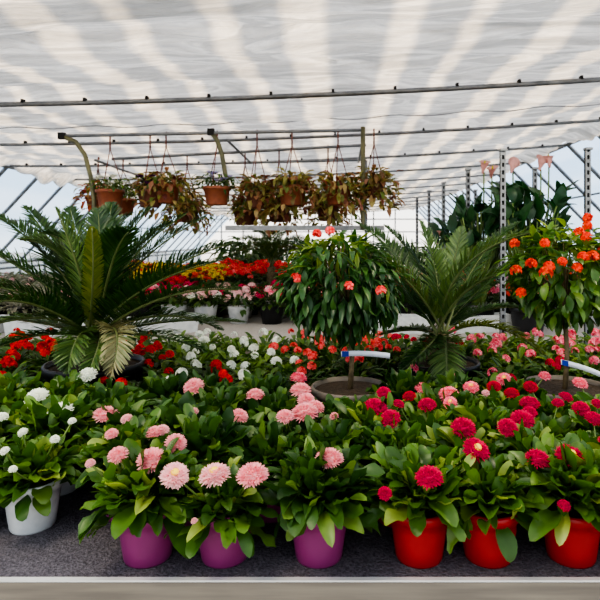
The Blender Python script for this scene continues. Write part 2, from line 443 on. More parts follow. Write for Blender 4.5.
def eye_mesh():
    b = MB(); b.lathe([(.16,.2),(.15,.27),(.1,.31),(.0001,.325)], 'bloomeye', 14); return b.mesh('flower_center')
EYE = eye_mesh()
HEADS = {}
for c in ('hot','palepink','blush','white','crimson'):
    HEADS[c] = [head_mesh(s, c) for s in range(3)]; HEADS[c+'_eye'] = [head_mesh(s+7, c, True) for s in range(2)]
# head list: px, py, width px, colour, eye
H = [(58,409,25,'white',0),(34,395,23,'white',0),(2,415,12,'white',0),(72,420,8,'white',0),(55,438,9,'white',0),(22,431,10,'white',0),(4,450,9,'white',0),(13,468,8,'white',0),(85,373,20,'white',0),
(107,411,24,'palepink',0),(126,417,12,'blush',0),(111,432,13,'palepink',0),(153,430,17,'palepink',0),(163,428,13,'blush',0),(176,441,21,'palepink',0),(117,452,20,'palepink',0),(150,456,28,'palepink',0),(175,472,28,'blush',1),(193,384,20,'palepink',0),(193,411,10,'blush',0),(90,462,10,'blush',0),
(255,392,18,'palepink',0),(240,413,18,'palepink',0),(214,470,31,'blush',1),(252,470,31,'palepink',0),(329,454,28,'palepink',0),(301,387,21,'palepink',0),(299,375,17,'rosey',0),(306,398,17,'palepink',0),(304,408,27,'palepink',0),(316,404,18,'palepink',0),(285,414,17,'palepink',0),(334,415,9,'palepink',0),(194,520,7,'blush',0),
(375,405,25,'hot',0),(390,416,20,'hot',0),(385,492,14,'hot',0),(384,391,14,'hot',0),(399,402,12,'hot',0),(427,402,18,'hot',0),(424,386,17,'rosey',1),(449,391,20,'rosey',0),(450,401,14,'rosey',1),(471,385,16,'rosey',1),(464,424,24,'hot',0),(478,447,27,'hot',1),(429,473,27,'hot',0),
(530,400,20,'hot',0),(508,425,20,'hot',0),(521,417,24,'hot',0),(530,410,15,'hot',0),(539,455,24,'hot',0),(572,453,30,'hot',1),(565,504,13,'hot',0),(567,395,14,'hot',0),(558,401,12,'hot',0),(581,406,17,'hot',0),(595,416,18,'hot',0),(504,377,15,'rosey',1),(512,391,15,'crimson',0),(486,392,8,'blush',0),(531,385,14,'crimson',0),(581,381,15,'rosey',0),(494,385,14,'crimson',0),(598,402,12,'hot',0),(409,394,14,'crimson',0),(545,374,12,'rosey',0),
(612,440,24,'hot',0),(640,460,26,'hot',0),(-20,430,20,'white',0)]
HEADS['rosey'] = [head_mesh(s+30, 'rose2') if 'rose2' in M else None for s in range(0)]
petal('rosey', [(.85,.1,.22),(.92,.42,.48),(.8,.06,.16)])
HEADS['rosey'] = [head_mesh(s+30, 'rosey') for s in range(3)]; HEADS['rosey_eye'] = [head_mesh(s+40, 'rosey', True) for s in range(2)]

# plants on the daisy bed
BIGPOTS = [(PX(93,2.3),2.3,.2),(PX(352,2.08),2.08,.17),(PX(443,2.42),2.42,.16),(PX(566,2.08),2.08,.18)]
def blocked(x, y, rad=.09):
    return any((x-a)**2+(y-b)**2 < (c+rad*.75)**2 for a, b, c in BIGPOTS)
plants = []   # x, y, row, colour
for px, lab in [(148,'p'),(225,'p'),(319,'p'),(419,'r'),(488,'r'),(571,'r')]:
    plants.append([PX(px,1.24), 1.24, 0, lab])
plants.append([PX(655,1.24),1.24,0,'r'])
plants.append([PX(33,1.375),1.375,0,'w']); plants.append([PX(-38,1.36),1.36,0,'w'])
rows = [1.42,1.58,1.74,1.90]
for k, D in enumerate(rows):
    x = -1.55+.085*(k%2)
    while x < 1.3:
        px = 340+x*F/D
        jx, jy = R.uniform(-.012,.012), R.uniform(-.012,.012)
        ok = not blocked(x,D) and -95 < px < 690
        if k == 0 and px < 96: ok = False
        if ok:
            c = 'w' if px < 92 else ('p' if px < 352 else 'r')
            plants.append([x+jx, D+jy, k+1, c])
        x += .17
for p in plants: p.append([])
for h in H:
    px, py, wd, c, ey = h
    hh = .232
    D = (.7-hh)*F/(py-240)
    if py > 483: D = 1.12
    D = max(D, 1.12); D = min(D, 2.02)
    pos = P(px, py, D)
    best = min(plants, key=lambda q: (q[0]-pos.x)**2+((q[1]-pos.y)**2)*1.0 + (0 if q[3]==('w' if c=='white' else 'r' if c in('hot','crimson','rosey') else 'p') else .004))
    best[4].append((pos, wd*D/F, c, ey))
ROWN = ['front','second','third','fourth','fifth']
front_labels = {0:'leftmost',1:'middle',2:'rightmost'}
plants.sort(key=lambda q: (q[2], q[0]))
cnt = {}
frontlab = {}
frontcount = {'p':0,'r':0}
for i, (x, y, row, c, fl) in enumerate(plants):
    cname = {'w':'white','p':'pale pink','r':'hot pink'}[c]
    px = 340+x*F/y
    group = None
    if row == 0:
        if c == 'w': lab = 'white daisy plant in white pot, standing back from the rail at left' if px > 0 else 'white daisy plant whose leaves poke in at the far left edge'
        elif c == 'p':
            lab = ['pink daisy plant in purple pot nearest the white pot, several blooms above it','pink daisy plant in the middle purple pot, two wide blooms side by side','pink daisy plant in purple pot beside the first red pot, single bloom'][frontcount['p']]; frontcount['p'] += 1
        else:
            lab = ['hot pink daisy plant in the red pot nearest the purple pots','hot pink daisy plant in the middle red pot, bloom on a tall stem','hot pink daisy plant in red pot at right end of the front row','hot pink daisy plant mostly beyond the right edge of the front row'][frontcount['r']]; frontcount['r'] += 1
        cat = 'potted flower'
    else:
        k = (row, c)
        if fl:
            cnt[k] = cnt.get(k, 0)+1
            lab = '%s daisy, %s bloom%s, %s blooming plant from left in %s %s row' % (cname, ['','one','two','three','four','five','six','seven'][min(7,len(fl))], '' if len(fl) == 1 else 's', ordn(cnt[k]-1), ROWN[row], {'w':'white','p':'pink','r':'hot pink'}[c])
        else:
            lab = {'w':'leafy white-daisy plant without open blooms, packed behind the white pot','p':'leafy pink-daisy plant without blooms, packed behind the purple pots','r':'leafy hot-pink-daisy plant without blooms, packed behind the red pots'}[c]
            group = {'w':'unbloomed white daisy plants','p':'unbloomed pink daisy plants','r':'unbloomed hot pink daisy plants'}[c]
    t = thing('potted_daisy', lab, 'potted flower', (x,y,BZ), group)
    add_pot(t, .064, .115, {'w':'pot_white','p':'pot_purple','r':'pot_red'}[c], .8)
    fset = FD['a'] if (row <= 0 or c == 'w' or (row <= 2 and R.random() < .5) or (c=='r' and row<=3)) else FD['b']
    if c == 'p' and row == 0 and px > 290: fset = FD['b']
    fo = link('foliage', R.choice(fset), t, rz=R.uniform(0,6.28), sc=R.uniform(.95,1.1))
    fo.scale = (fo.scale[0]*(1.05 if row==0 else 1), fo.scale[1], fo.scale[2]*R.uniform(.9,1.05))
    for (pos, dia, hc, ey) in fl:
        lp = pos-V((x,y,BZ))
        me = R.choice(HEADS[hc+('_eye' if ey else '')])
        n = V((R.uniform(-.35,.35), R.uniform(-.75,-.25), 1)).normalized()
        if dia > .05: n = V((R.uniform(-.3,.3), R.uniform(-.7,-.15), 1)).normalized()
        ho = link('flower_head', me, t, lp-n*dia*.2)
        ho.rotation_mode = 'QUATERNION'
        ho.rotation_quaternion = V((0,0,1)).rotation_difference(n)
        ho.scale = (dia,dia,dia*(.85 if dia > .03 else 1.1))
        if ey: link('flower_center', EYE, ho)
        b = MB(); top = lp-n*dia*.2
        q0 = V((R.uniform(-.015,.015),R.uniform(-.015,.015),.1))
        b.tube(bez(q0, V((top.x*.7, top.y*.7, max(.13,top.z*.8))), top, 8), .0022, 'stem', 5)
        b.build('flower_stem', t)

# ------------------------------------------------------------ cluster-flowered plants at the back of the bench
def cluster(b, c, rad, n, mat, rr, ps=.011):
    for i in range(n):
        a = rr.uniform(0,6.28); ct = rr.uniform(-.1,1); st = math.sqrt(max(0,1-ct*ct))
        nn = V((math.cos(a)*st, math.sin(a)*st, ct)); p = V(c)+nn*rad*V((1,1,.75)).length/1.6
        tn = nn.cross(V((.3,.2,1))).normalized(); bn = nn.cross(tn)
        for k in range(5):
            an = k*2*PI/5+a
            d = (tn*math.cos(an)+bn*math.sin(an)+nn*.45).normalized()
            b.leaf(p, d, ps, ps*.8, mat, (.8,1), up=nn, curl=-.3, fold=.1)
def small_foliage(seed, mat, n=55, rad=.09, h=.15, L=.06, W=.026):
    rr = random.Random(seed); b = MB()
    for i in range(n):
        a = rr.uniform(0,6.28); q = rad*math.sqrt(rr.random())*.75; z = .09+(h-.09)*rr.random()
        el = rr.uniform(-.1,1.2)
        d = V((math.cos(a)*math.cos(el), math.sin(a)*math.cos(el), math.sin(el)))
        b.leaf((math.cos(a)*q, math.sin(a)*q, z), d, L*rr.uniform(.7,1.2), W*rr.uniform(.8,1.2), mat, (.5,.9,1,.7), curl=-rr.uniform(.3,1), fold=.2)
    return b.mesh('foliage')
SF = {m_: [small_foliage(s, m_) for s in range(3)] for m_ in ('daisy_leaf','daisy_leaf_dark','lime_leaf')}
CL = {}
for c in ('coral','white','red','crimson','rosey','blush','orange'):
    CL[c] = []
    for s in range(3):
        b = MB(); cluster(b, (0,0,0), .019, 13, c, random.Random(s), .0115); CL[c].append(b.mesh('flower_cluster'))
D = 2.06; k = 0
grp = {'red':('red-flowered potted plant behind the white daisies and around the left cycad','red clustered potted flowers'),
 'white':('white-flowered potted plant between the left cycad and round tree','white clustered potted flowers'),
 'coral':('coral-flowered potted plant around the round tree trunk','coral clustered potted flowers'),
 'crimson':('crimson-flowered potted plant in front of the right cycad','crimson clustered potted flowers'),
 'rosey':('rose-pink-flowered potted plant between right cycad and orange-flowered tree','rose-pink clustered potted flowers')}
while D < 3.1:
    x = -2.4+.08*(k%2)
    while x < 2.2:
        px = 340+x*F/D
        if -70 < px < 670 and not blocked(x,D,.07):
            y2 = 240+.5*F/D
            if px < 165: c = 'red'
            elif px < 285: c = 'white' if D > 2.3 or R.random()<.5 else 'red'
            elif px < 385: c = 'coral'
            elif px < 425: c = R.choice(['crimson','coral'])
            elif px < 465 and D < 2.8: c = 'crimson'
            else: c = 'rosey'
            if D < 2.4 and px > 385: c = R.choice(['crimson','rosey'])
            t = thing('potted_flower', grp[c][0], 'potted flower', (x+R.uniform(-.015,.015),D+R.uniform(-.015,.015),BZ), grp[c][1])
            add_pot(t, .055, .1, 'pot_black')
            fm = 'lime_leaf' if (c in ('white',) or (c=='rosey' and D>2.5)) else ('daisy_leaf' if R.random() < .5 else 'daisy_leaf_dark')
            link('foliage', R.choice(SF[fm]), t, rz=R.uniform(0,6.28))
            nfl = R.choice([2,3,4]) if c in ('red','coral') else R.choice([1,2,3])
            if D < 2.25: nfl = R.choice([1,2])
            for q in range(nfl):
                a = R.uniform(0,6.28); rr2 = R.uniform(.0,.07)
                cc = 'red' if (c == 'white' and R.random() < .0) else c
                link('flower_cluster', R.choice(CL[cc]), t, (math.cos(a)*rr2, math.sin(a)*rr2, R.uniform(.165,.205)), R.uniform(0,6), R.uniform(.7,1.05))
        x += .165
    D += .165; k += 1

# ------------------------------------------------------------ cycads
def frond(pts, Lm, mat, seed, dens=76, wid=.0082, vee=.85, droop=.1, rmat='rachis', lean=.75):
    rr = random.Random(seed); b = MB()
    n = len(pts)-1
    b.tube(pts, [.006*(1-.75*i/n)+.0008 for i in range(n+1)], rmat, 5)
    tot = dens
    for i in range(tot):
        t = .14+.86*i/(tot-1)
        f = t*n; k = min(int(f), n-1); p = pts[k].lerp(pts[k+1], f-k)
        tg = (pts[k+1]-pts[k]).normalized()
        sd = tg.cross(V((0,0,1)))
        if sd.length < .15: sd = V((1,0,0))
        sd.normalize(); up = sd.cross(tg).normalized()
        L = Lm*(math.sin(PI*min(1,(t*.86+.13)))**.6)*rr.uniform(.92,1.05)
        for s in (-1,1):
            d = sd*s+tg*(lean+.5*t)+up*vee*rr.uniform(.6,1.3)
            b.leaf(p, d, L, wid, mat, (.9,1,.8,.45), up=up, curl=-droop*5*rr.uniform(.5,1.4), fold=.2)
    return b
def cycad(px, py, D, potr, poth, fr, label, potmat='pot_black'):
    x = PX(px, D); t = thing('potted_cycad', label, 'potted palm', (x,D,BZ))
    add_pot(t, potr, poth, potmat, .78)
    cr = P(px, py, D)-V((x,D,BZ))
    b = MB()
    b.lathe([(0,poth*.85),(.05,poth*.85),(.062,poth*.85+.04),(.055,cr.z-.02),(.03,cr.z+.01),(0,cr.z+.02)], 'bark', 14)
    for i in range(50):
        a = i*2.4; z = poth*.9+(cr.z-poth*.9)*i/50
        b.leaf((math.cos(a)*.05,math.sin(a)*.05,z), (math.cos(a),math.sin(a),1.2), .035, .02, 'bark', (.8,1,.6))
    b.build('trunk', t)
    for i, (mx, my, md, tx, ty, td, Lm, mt) in enumerate(fr):
        c0 = cr+V((R.uniform(-.02,.02),R.uniform(-.02,.02),0))
        a = P(mx, my, D+md)-V((x,D,BZ)); e = P(tx, ty, D+td)-V((x,D,BZ))
        # mx,my is a point on the curve near its middle -> control point
        ctrl = a*2-(c0+e)*.5
        o = frond(bez(c0, ctrl, e, 22), Lm, mt, i*7+px).build('frond', t)
        if mt == 'cycad_yellow': o['label'] = 'yellowing frond'
        if mt == 'cycad_pale': o['label'] = 'pale frond curling down over the pot'
C = 'cycad'; CLt = 'cycad_light'; CY = 'cycad_yellow'
cycad(95, 338, 2.3, .19, .2, [
 (45,285,-.05,-25,245,-.1,.13,C),(52,262,.1,-12,212,.15,.13,C),(38,300,-.2,-25,285,-.3,.12,C),
 (62,262,.25,25,207,.4,.12,C),(78,268,-.1,56,209,-.15,.1,CLt),(82,262,.25,70,208,.45,.12,C),
 (93,278,-.24,92,228,-.35,.05,CY),(104,262,.2,112,204,.3,.12,C),(115,262,.0,150,209,.05,.13,C),(120,270,.25,168,222,.4,.12,C),
 (148,282,-.05,232,243,-.1,.13,C),(135,268,.15,205,217,.25,.13,C),(98,258,.35,132,214,.5,.12,C),(140,292,-.2,215,262,-.35,.12,C),
 (88,265,.05,38,232,.0,.13,C),(110,270,-.15,128,232,-.25,.12,C),
 (45,318,-.1,-20,330,-.2,.08,CLt),(50,325,.15,0,318,.3,.09,C),(40,335,-.2,-15,355,-.3,.07,C),
 (70,265,.05,20,240,.0,.12,CLt),(125,268,.05,186,214,.1,.13,C),(100,265,.1,98,210,.2,.11,C),(158,300,-.25,238,290,-.4,.1,C),(38,306,-.3,-18,305,-.45,.1,C),
 (158,316,-.05,222,330,-.1,.08,C),(165,322,.2,245,322,.35,.08,C),(150,335,-.2,205,352,-.3,.08,C),
 (80,335,-.2,68,372,-.28,.09,CLt),(116,332,-.2,110,384,-.27,.085,'cycad_pale'),(100,340,-.2,84,385,-.3,.07,CLt),
 ], 'large dark green cycad palm in black pot, left side of the bench')
cycad(441, 336, 2.42, .16, .18, [
 (408,282,-.05,348,236,-.1,.1,CLt),(425,275,.1,385,226,.2,.1,C),(436,276,.05,420,222,.1,.1,CLt),(470,262,-.1,562,228,-.25,.1,CLt),
 (475,285,-.1,548,268,-.2,.09,CLt),(450,280,.25,462,228,.4,.1,CLt),(412,300,.1,372,262,.2,.1,C),
 (470,300,.2,512,262,.35,.09,C),(490,326,-.15,546,356,-.3,.07,CY),(480,312,.15,520,308,.2,.08,C),
 (446,352,-.17,448,398,-.25,.1,CLt),(430,345,-.2,400,372,-.3,.08,C),(415,330,.2,380,335,.3,.08,C),(400,262,.3,355,222,.5,.1,C),(478,262,.3,520,222,.5,.09,C)
 ], 'mid green cycad palm with one frond hanging down, right of the round tree', 'pot_black')
# a far cycad behind
cycad(272, 267, 6.4, .2, .2, [(255,250,.0,232,256,0,.16,CLt),(258,243,.1,240,240,.2,.16,CLt),(265,240,0,255,232,0,.16,CLt),(272,240,.2,272,229,.3,.16,CLt),(280,240,0,292,232,0,.16,CLt),(287,243,.1,305,240,.2,.16,CLt),(290,250,0,314,256,0,.16,CLt),(263,248,-.3,248,252,-.5,.15,CLt),(280,248,-.3,298,253,-.5,.15,CLt)],
 'small bright green cycad palm far back under the hanging baskets')

# ------------------------------------------------------------ standard trees
def standard(px, D, cx, cy, rx, ry, potr, poth, leafm, topm, n, label, flowers, fmat, droop, tagpx, seed, LW=(.075,.021)):
    x = PX(px, D); t = thing('standard_tree', label, 'potted tree', (x,D,BZ))
    O = V((x,D,BZ))
    add_pot(t, potr, poth, 'pot_grey')
    cc = P(cx, cy, D)-O; sx = rx*D/F; sz = ry*D/F
    b = MB(); b.tube([V((0,0,poth*.85)),V((.008,.0,(cc.z)*.5)),V((-.003,0,cc.z*.8)),V((cc.x*.5,0,cc.z))], [.011,.009,.009,.007], 'bark', 8)
    rr = random.Random(seed)
    for i in range(26):
        a = rr.uniform(0,6.28); e = rr.uniform(-.2,1.4)
        d = V((math.cos(a)*math.cos(e)*sx, math.sin(a)*math.cos(e)*sx, math.sin(e)*sz))*.8
        s0 = V((cc.x*.5,0,cc.z-.08)); b.tube(bez(s0, s0+d*.5+V((0,0,.04)), cc+d, 5), [.005,.004,.004,.003,.002,.001], 'bark', 4)
    b.build('trunk', t)
    b = MB()
    for i in range(n):
        a = rr.uniform(0,6.28); ct = rr.uniform(-1,1); st = math.sqrt(1-ct*ct); q = rr.uniform(.5,1)**.5
        lump = 1+.3*noise.noise(V((math.cos(a)*st*2, math.sin(a)*st*2, ct*2+seed)))
        nn = V((math.cos(a)*st, math.sin(a)*st, ct))
        p = cc+V((nn.x*sx, nn.y*sx, nn.z*sz))*q*.88*lump
        d = nn*(.6)+V((rr.uniform(-.65,.65), rr.uniform(-.65,.65), rr.uniform(-.6,.7)-droop))
        m_ = leafm
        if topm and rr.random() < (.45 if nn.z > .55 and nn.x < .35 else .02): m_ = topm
        b.leaf(p, d, LW[0]*rr.uniform(.7,1.25), LW[1]*rr.uniform(.8,1.2), m_, (.4,.85,1,.75,.35), curl=-rr.uniform(.1,1.3), fold=.2)
    b.build('crown', t)
    for (fx, fy, fr) in flowers:
        wx = (fx-cx)/rx; wz = (cy-fy)/ry; k2 = max(0, 1-wx*wx-wz*wz)
        yy = -math.sqrt(k2)*sx*.98-.005
        b = MB(); cluster(b, (0,0,0), fr*.55*D/F, 11, fmat, rr, .0125)
        q = P(fx, fy, D+yy)-O
        b.build('flower_cluster', t, loc=q)
    # plant label strip fixed on the trunk
    (ax, ay, bx_, by) = tagpx
    Dt = D-.02
    A = P(ax, ay, Dt)-O; B2 = P(bx_, by, Dt-.02)-O
    b = MB(); hw = .010; k = 8; vs = []; fs = []
    for i in range(k+1):
        u = i/k; p = A.lerp(B2, u)+V((0,-.004*math.sin(PI*u),.006*math.sin(PI*u)))
        vs += [p+V((0,0,hw)), p-V((0,0,hw)), p+V((0,.001,hw)), p+V((0,.001,-hw))]
    for i in range(k):
        a = 4*i; fs += [(a,a+1,a+5,a+4),(a+2,a+6,a+7,a+3),(a,a+4,a+6,a+2),(a+1,a+3,a+7,a+5)]
    b.add(vs, fs, 'tag'); tg = b.build('plant_tag', t); tg['label'] = 'white plastic tag strip with a blue square'
    b = MB(); p0 = A.lerp(B2,.02)+V((0,-.0015,.0)); p1 = A.lerp(B2,.16)+V((0,-.003,.002))
    b.add([p0-V((0,0,hw)), p1-V((0,0,hw)), p1+V((0,0,hw)), p0+V((0,0,hw))], [(0,1,2,3)], 'tagblue'); b.build('blue_mark', tg)
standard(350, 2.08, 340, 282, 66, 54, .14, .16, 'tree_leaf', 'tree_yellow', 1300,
  'round-headed tree with drooping dark leaves on a thin trunk, centre of the bench',
  [(296,278,5),(381,291,5),(317,234,4),(330,231,4),(349,286,3)], 'coral', .5, (341,354,390,356), 5, (.066,.021))
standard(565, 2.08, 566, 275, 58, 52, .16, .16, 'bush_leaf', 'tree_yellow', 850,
  'round bushy tree with orange-red flowers on a thin trunk, right side',
  [(515,244,6),(516,271,7),(531,264,6),(546,273,8),(549,267,6),(521,293,5),(587,238,7),(579,232,5),(577,268,5),(592,257,8),(583,257,5),(545,243,4),(588,218,5),(587,226,5),(562,262,3),(604,250,6)], 'orange', .25, (561,362,606,377), 9, (.06,.027))

# ------------------------------------------------------------ callas
def calla(px, D, zb, leaves, blooms, label, seed):
    x = PX(px, D); O = V((x,D,zb)); t = thing('potted_calla', label, 'potted plant', O)
    add_pot(t, .13, .2, 'pot_black')
    rr = random.Random(seed)
    b = MB()
    for (lx, ly, L, W, dd) in leaves:
        tip = P(lx, ly, D+dd)-O; base = V((rr.uniform(-.04,.04), rr.uniform(-.04,.04), .18))
        d = (tip-base).normalized(); q = tip-d*L*.7+V((0,0,-.03))
        b.tube(bez(base, (base+q)*.5+V((0,0,.06)), q, 6), .006, 'stem', 5)
        b.leaf(q, d+V((rr.uniform(-.2,.2),rr.uniform(-.5,.3),.4)), L, W, 'calla_leaf', (.75,1,.95,.8,.55,.25), up=V((rr.uniform(-1,1),rr.uniform(-1,.2),rr.uniform(.2,1.2))), curl=-rr.uniform(.4,1.5), fold=.15, wave=.05)
    b.build('foliage', t)
    for (fx, fy) in blooms:
        p = P(fx, fy, D)-O
        s = MB(); s.tube(bez(V((0,0,.2)), V((p.x,0,p.z*.4)), p-V((0,0,.05)), 8), .006, 'stem', 5); st_ = s.build('flower_stem', t)
        h = MB(); n = 12; vs = []; fs = []
        for k, (r_, z_) in enumerate([(.008,-.06),(.014,-.03),(.024,0),(.034,.03),(.046,.034)]):
            for i in range(n):
                a = 2*PI*i/n; vs.append((math.cos(a)*r_*(1+(.45 if i==9 and k>3 else 0)), math.sin(a)*r_, z_+(.02*math.cos(a*1)*k/4)))
        for k in range(4):
            for i in range(n): fs.append((k*n+i, k*n+(i+1)%n, (k+1)*n+(i+1)%n, (k+1)*n+i))
        h.add(vs, fs, 'trumpet'); h.tube([(0,0,-.02),(0,0,.045)], .006, 'yellow', 6)
        ho = h.build('flower', t, loc=p); ho.rotation_euler = (rr.uniform(-.3,.5), rr.uniform(-.6,.6), rr.uniform(0,6))
rr = random.Random(4)
def lv(cx, cy, wx, wy, n, L=.2, W=.1): return [(cx+rr.uniform(-wx,wx), cy+rr.uniform(-wy,wy), L*rr.uniform(.7,1.15), W*rr.uniform(.7,1.15), rr.uniform(-.25,.25)) for _ in range(n)]
calla(528, 4.2, BZ, lv(530,203,36,26,75)+[(543,178,.24,.1,0),(543,185,.3,.13,-.1)], [(541,163),(513,166),(549,160)], 'tall broad-leaved calla plant with pink trumpet blooms, right of the post', 1)
calla(478, 4.4, BZ, lv(482,214,34,22,75,.17,.08), [(484,166),(492,171)], 'broad-leaved calla plant with a pale bloom on a tall stem, left of post', 2)
calla(455, 4.8, BZ, lv(450,228,18,12,30,.17,.08), [(437,237)], 'lower broad-leaved plant behind the right cycad', 3)

# ------------------------------------------------------------ far bedding plants on the second bench
def far_plant(seed, cols, h=.25, rad=.13, n=70, nc=6, leafm='far_leaf', pot=None, crad=.03):
    rr = random.Random(seed); b = MB()
    pm = pot or 'pot_black'
    b.lathe([(0,0),(.075,0),(.1,.14),(.105,.145),(.095,.145),(0,.13)], pm, 14)
    for i in range(n):
        a = rr.uniform(0,6.28); q = rad*math.sqrt(rr.random())*.8; z = .12+(h-.14)*rr.random(); el = rr.uniform(-.2,1.2)
        d = V((math.cos(a)*math.cos(el), math.sin(a)*math.cos(el), math.sin(el)))
        b.leaf((math.cos(a)*q, math.sin(a)*q, z), d, .08*rr.uniform(.7,1.2), .035, leafm, (.6,1,.6), curl=-.6)
    for i in range(nc):
        a = i*2.4; q = rad*math.sqrt((i+.5)/nc)
        cluster(b, (math.cos(a)*q, math.sin(a)*q, h-.5*q*q/rad*1.0+rr.uniform(-.01,.02)), crad, 8, rr.choice(cols), rr, .019)
    return b.mesh('bedding_plant')
FPs = {
 'pinkmix': ([far_plant(s, ['rosey','blush','hot'], .26, pot='pot_white' if s%2 else 'pot_black') for s in range(4)], 'pink and white bedding plant in pot at front of the second bench'),
 'whitepot': ([far_plant(s+5, ['blush','white'], .26, pot='pot_white') for s in range(2)], 'white and blush bedding plant in white pot on the second bench'),
 'green': ([far_plant(s+10, ['far_leaf'], .24, nc=0, n=110, leafm='far_leaf') for s in range(2)], 'green bedding plant without flowers on the second bench'),
 'yellow': ([far_plant(s+15, ['yellow','yellow','orange'], .34, nc=11, crad=.035) for s in range(3)], 'yellow-flowered bedding plant on the second bench behind left cycad'),
 'redorange': ([far_plant(s+20, ['orange','coral','red'], .36, nc=9, crad=.035) for s in range(3)], 'orange-red bedding plant far back on the second bench'),
 'red': ([far_plant(s+25, ['red','crimson'], .3, nc=8) for s in range(2)], 'red bedding plant on the second bench'),
 'mixed': ([far_plant(s+30, ['rosey','orange','blush'], .28, nc=4) for s in range(3)], 'mixed pink and orange bedding plant on the right of the second bench'),
 'low': ([far_plant(s+35, ['blush','lowgrey'], .2, nc=2, leafm='lowgrey') for s in range(2)], 'low greyish bedding plant at the left of the second bench'),
}
D = 4.72; k = 0
while D < 8.6:
    x = -4.9
    while x < 3.8:
        px = 340+x*F/D
        if -60 < px < 640 and not any((x-a)**2+(D-b_)**2 < .07 for a, b_ in ((PX(272,6.4),6.4),(PX(455,4.8),4.8))) :
            if px < 110: kd = 'low'
            elif px < 300:
                if D < 5.4: kd = R.choice(['pinkmix','pinkmix','whitepot'])
                elif D < 6.1: kd = 'green'
                elif px < 222: kd = 'yellow'
                else: kd = 'redorange'
                if px < 212 and D > 8.2: kd = R.choice(['redorange','yellow'])
            else: kd = R.choice(['mixed','green','mixed','pinkmix'])
            if px < 212 and px >= 110 and 5.4 <= D < 6.1: kd = R.choice(['yellow','red','green'])
            ms, lab = FPs[kd]
            o = link('bedding_plant', R.choice(ms), None, (x+R.uniform(-.02,.02), D+R.uniform(-.03,.03), BZ), R.uniform(0,6.28), R.uniform(.88,1.08))
            tag(o, lab, 'potted flower', {'pinkmix':'pink mix bedding','whitepot':'white pot bedding','green':'green bedding','yellow':'yellow bedding','redorange':'orange-red bedding','red':'red bedding','mixed':'mixed bedding','low':'low bedding'}[kd])
        x += .27
    D += .3 if D < 6 else .36; k += 1
# white troughs on the front of the second bench, left
def trough(px, D, L, rz, label):
    t = thing('planter_trough', label, 'planter', (PX(px,D),D,BZ)); t.rotation_euler = (0,0,rz)
    b = MB(); w_, h_ = .16, .13
    o1 = [(-L/2*.95,-w_/2*.85,0),(L/2*.95,-w_/2*.85,0),(L/2*.95,w_/2*.85,0),(-L/2*.95,w_/2*.85,0)]
    o2 = [(-L/2,-w_/2,h_),(L/2,-w_/2,h_),(L/2,w_/2,h_),(-L/2,w_/2,h_)]
    i2 = [(-L/2+.012,-w_/2+.012,h_),(L/2-.012,-w_/2+.012,h_),(L/2-.012,w_/2-.012,h_),(-L/2+.012,w_/2-.012,h_)]
    i1 = [(a*.98,b_*.98,.1) for a, b_, _ in i2]
    b.add(o1+o2+i2+i1, [(3,2,1,0)]+[(i,(i+1)%4,4+(i+1)%4,4+i) for i in range(4)]+[(4+i,4+(i+1)%4,8+(i+1)%4,8+i) for i in range(4)]+[(8+i,8+(i+1)%4,12+(i+1)%4,12+i) for i in range(4)], 'pot_white')
    b.build('trough_body', t, smooth=False)
    b = MB(); b.add([V(q)-V((0,0,.004)) for q in i1], [(0,1,2,3)], 'soil'); b.build('soil', t, smooth=False)
trough(52, 4.15, .62, .1, 'white planter trough seen left behind the large cycad')
trough(160, 4.2, .55, .5, 'white planter trough slanting behind the right fronds of the large cycad')
trough(-30, 4.2, .5, 0, 'white planter trough at the far left of the second bench')
trough(400, 4.25, .5, -.1, 'white planter trough behind the round tree and right cycad')
trough(478, 4.3, .5, .2, 'white planter trough behind the right fronds of the right cycad')

# ------------------------------------------------------------ hanging basket rack
RD = 5.25
O = P(62,137,RD)
t = thing('basket_rack', 'long pipe rack with curved end supports carrying the hanging baskets', 'rack', (PX(212,RD),RD,0))
OO = V((PX(212,RD),RD,0))
def rp(px,py,D): return P(px,py,D)-OO
b = MB(); b.tube([rp(62,136,RD),rp(212,133,RD),rp(363,130,RD)], .016, 'steel', 8); b.build('top_rail', t)
b = MB(); b.tube([rp(112,159,6.0),rp(240,152,6.0),rp(366,145,6.0)], .016, 'steel', 8); b.build('top_rail', t)
b = MB(); b.tube([rp(112,166,6.6),rp(366,160,6.6)], .014, 'steel', 8); b.build('top_rail', t)
b = MB(); b.box(rp(305,228,5.3), (1.5,.06,.045), 'galv'); b.build('lower_rail', t, smooth=False)
for pts in ([(62,136),(76,142),(85,155),(91,178),(94,200),(95,230)], [(211,132),(217,140),(222,155),(226,178),(227,200)]):
    q = [rp(a,b_,RD) for a, b_ in pts]; e = q[-1].copy(); e.z = BZ if pts[0][0] < 100 else e.z-.02
    b = MB(); b.tube(q+[e], .022, 'rackpipe', 8); b.build('curved_support', t)
    b = MB(); b.box(q[0], (.06,.05,.06), 'dark'); b.build('end_cap', t, smooth=False)
e = rp(363,227,RD); e2 = e.copy(); e2.z -= .02
b = MB(); b.tube([rp(363,127,RD), e, e2], .022, 'rackpipe', 8); b.build('upright', t)
b = MB(); b.tube([rp(98,170,6.6), V((rp(98,170,6.6).x,1.35,BZ))], .016, 'galv', 8); b.build('upright', t)
b = MB(); b.tube([rp(366,160,6.6), V((rp(366,160,6.6).x,1.35,BZ))], .016, 'galv', 8); b.build('upright', t)
for px_ in (95, 227, 363):
    b = MB(); a = rp(px_, 140 if px_ > 100 else 160, RD); c_ = V((a.x, 1.35, a.z-.02)); b.tube([a, c_], .012, 'steel', 6); b.build('cross_tie', t)

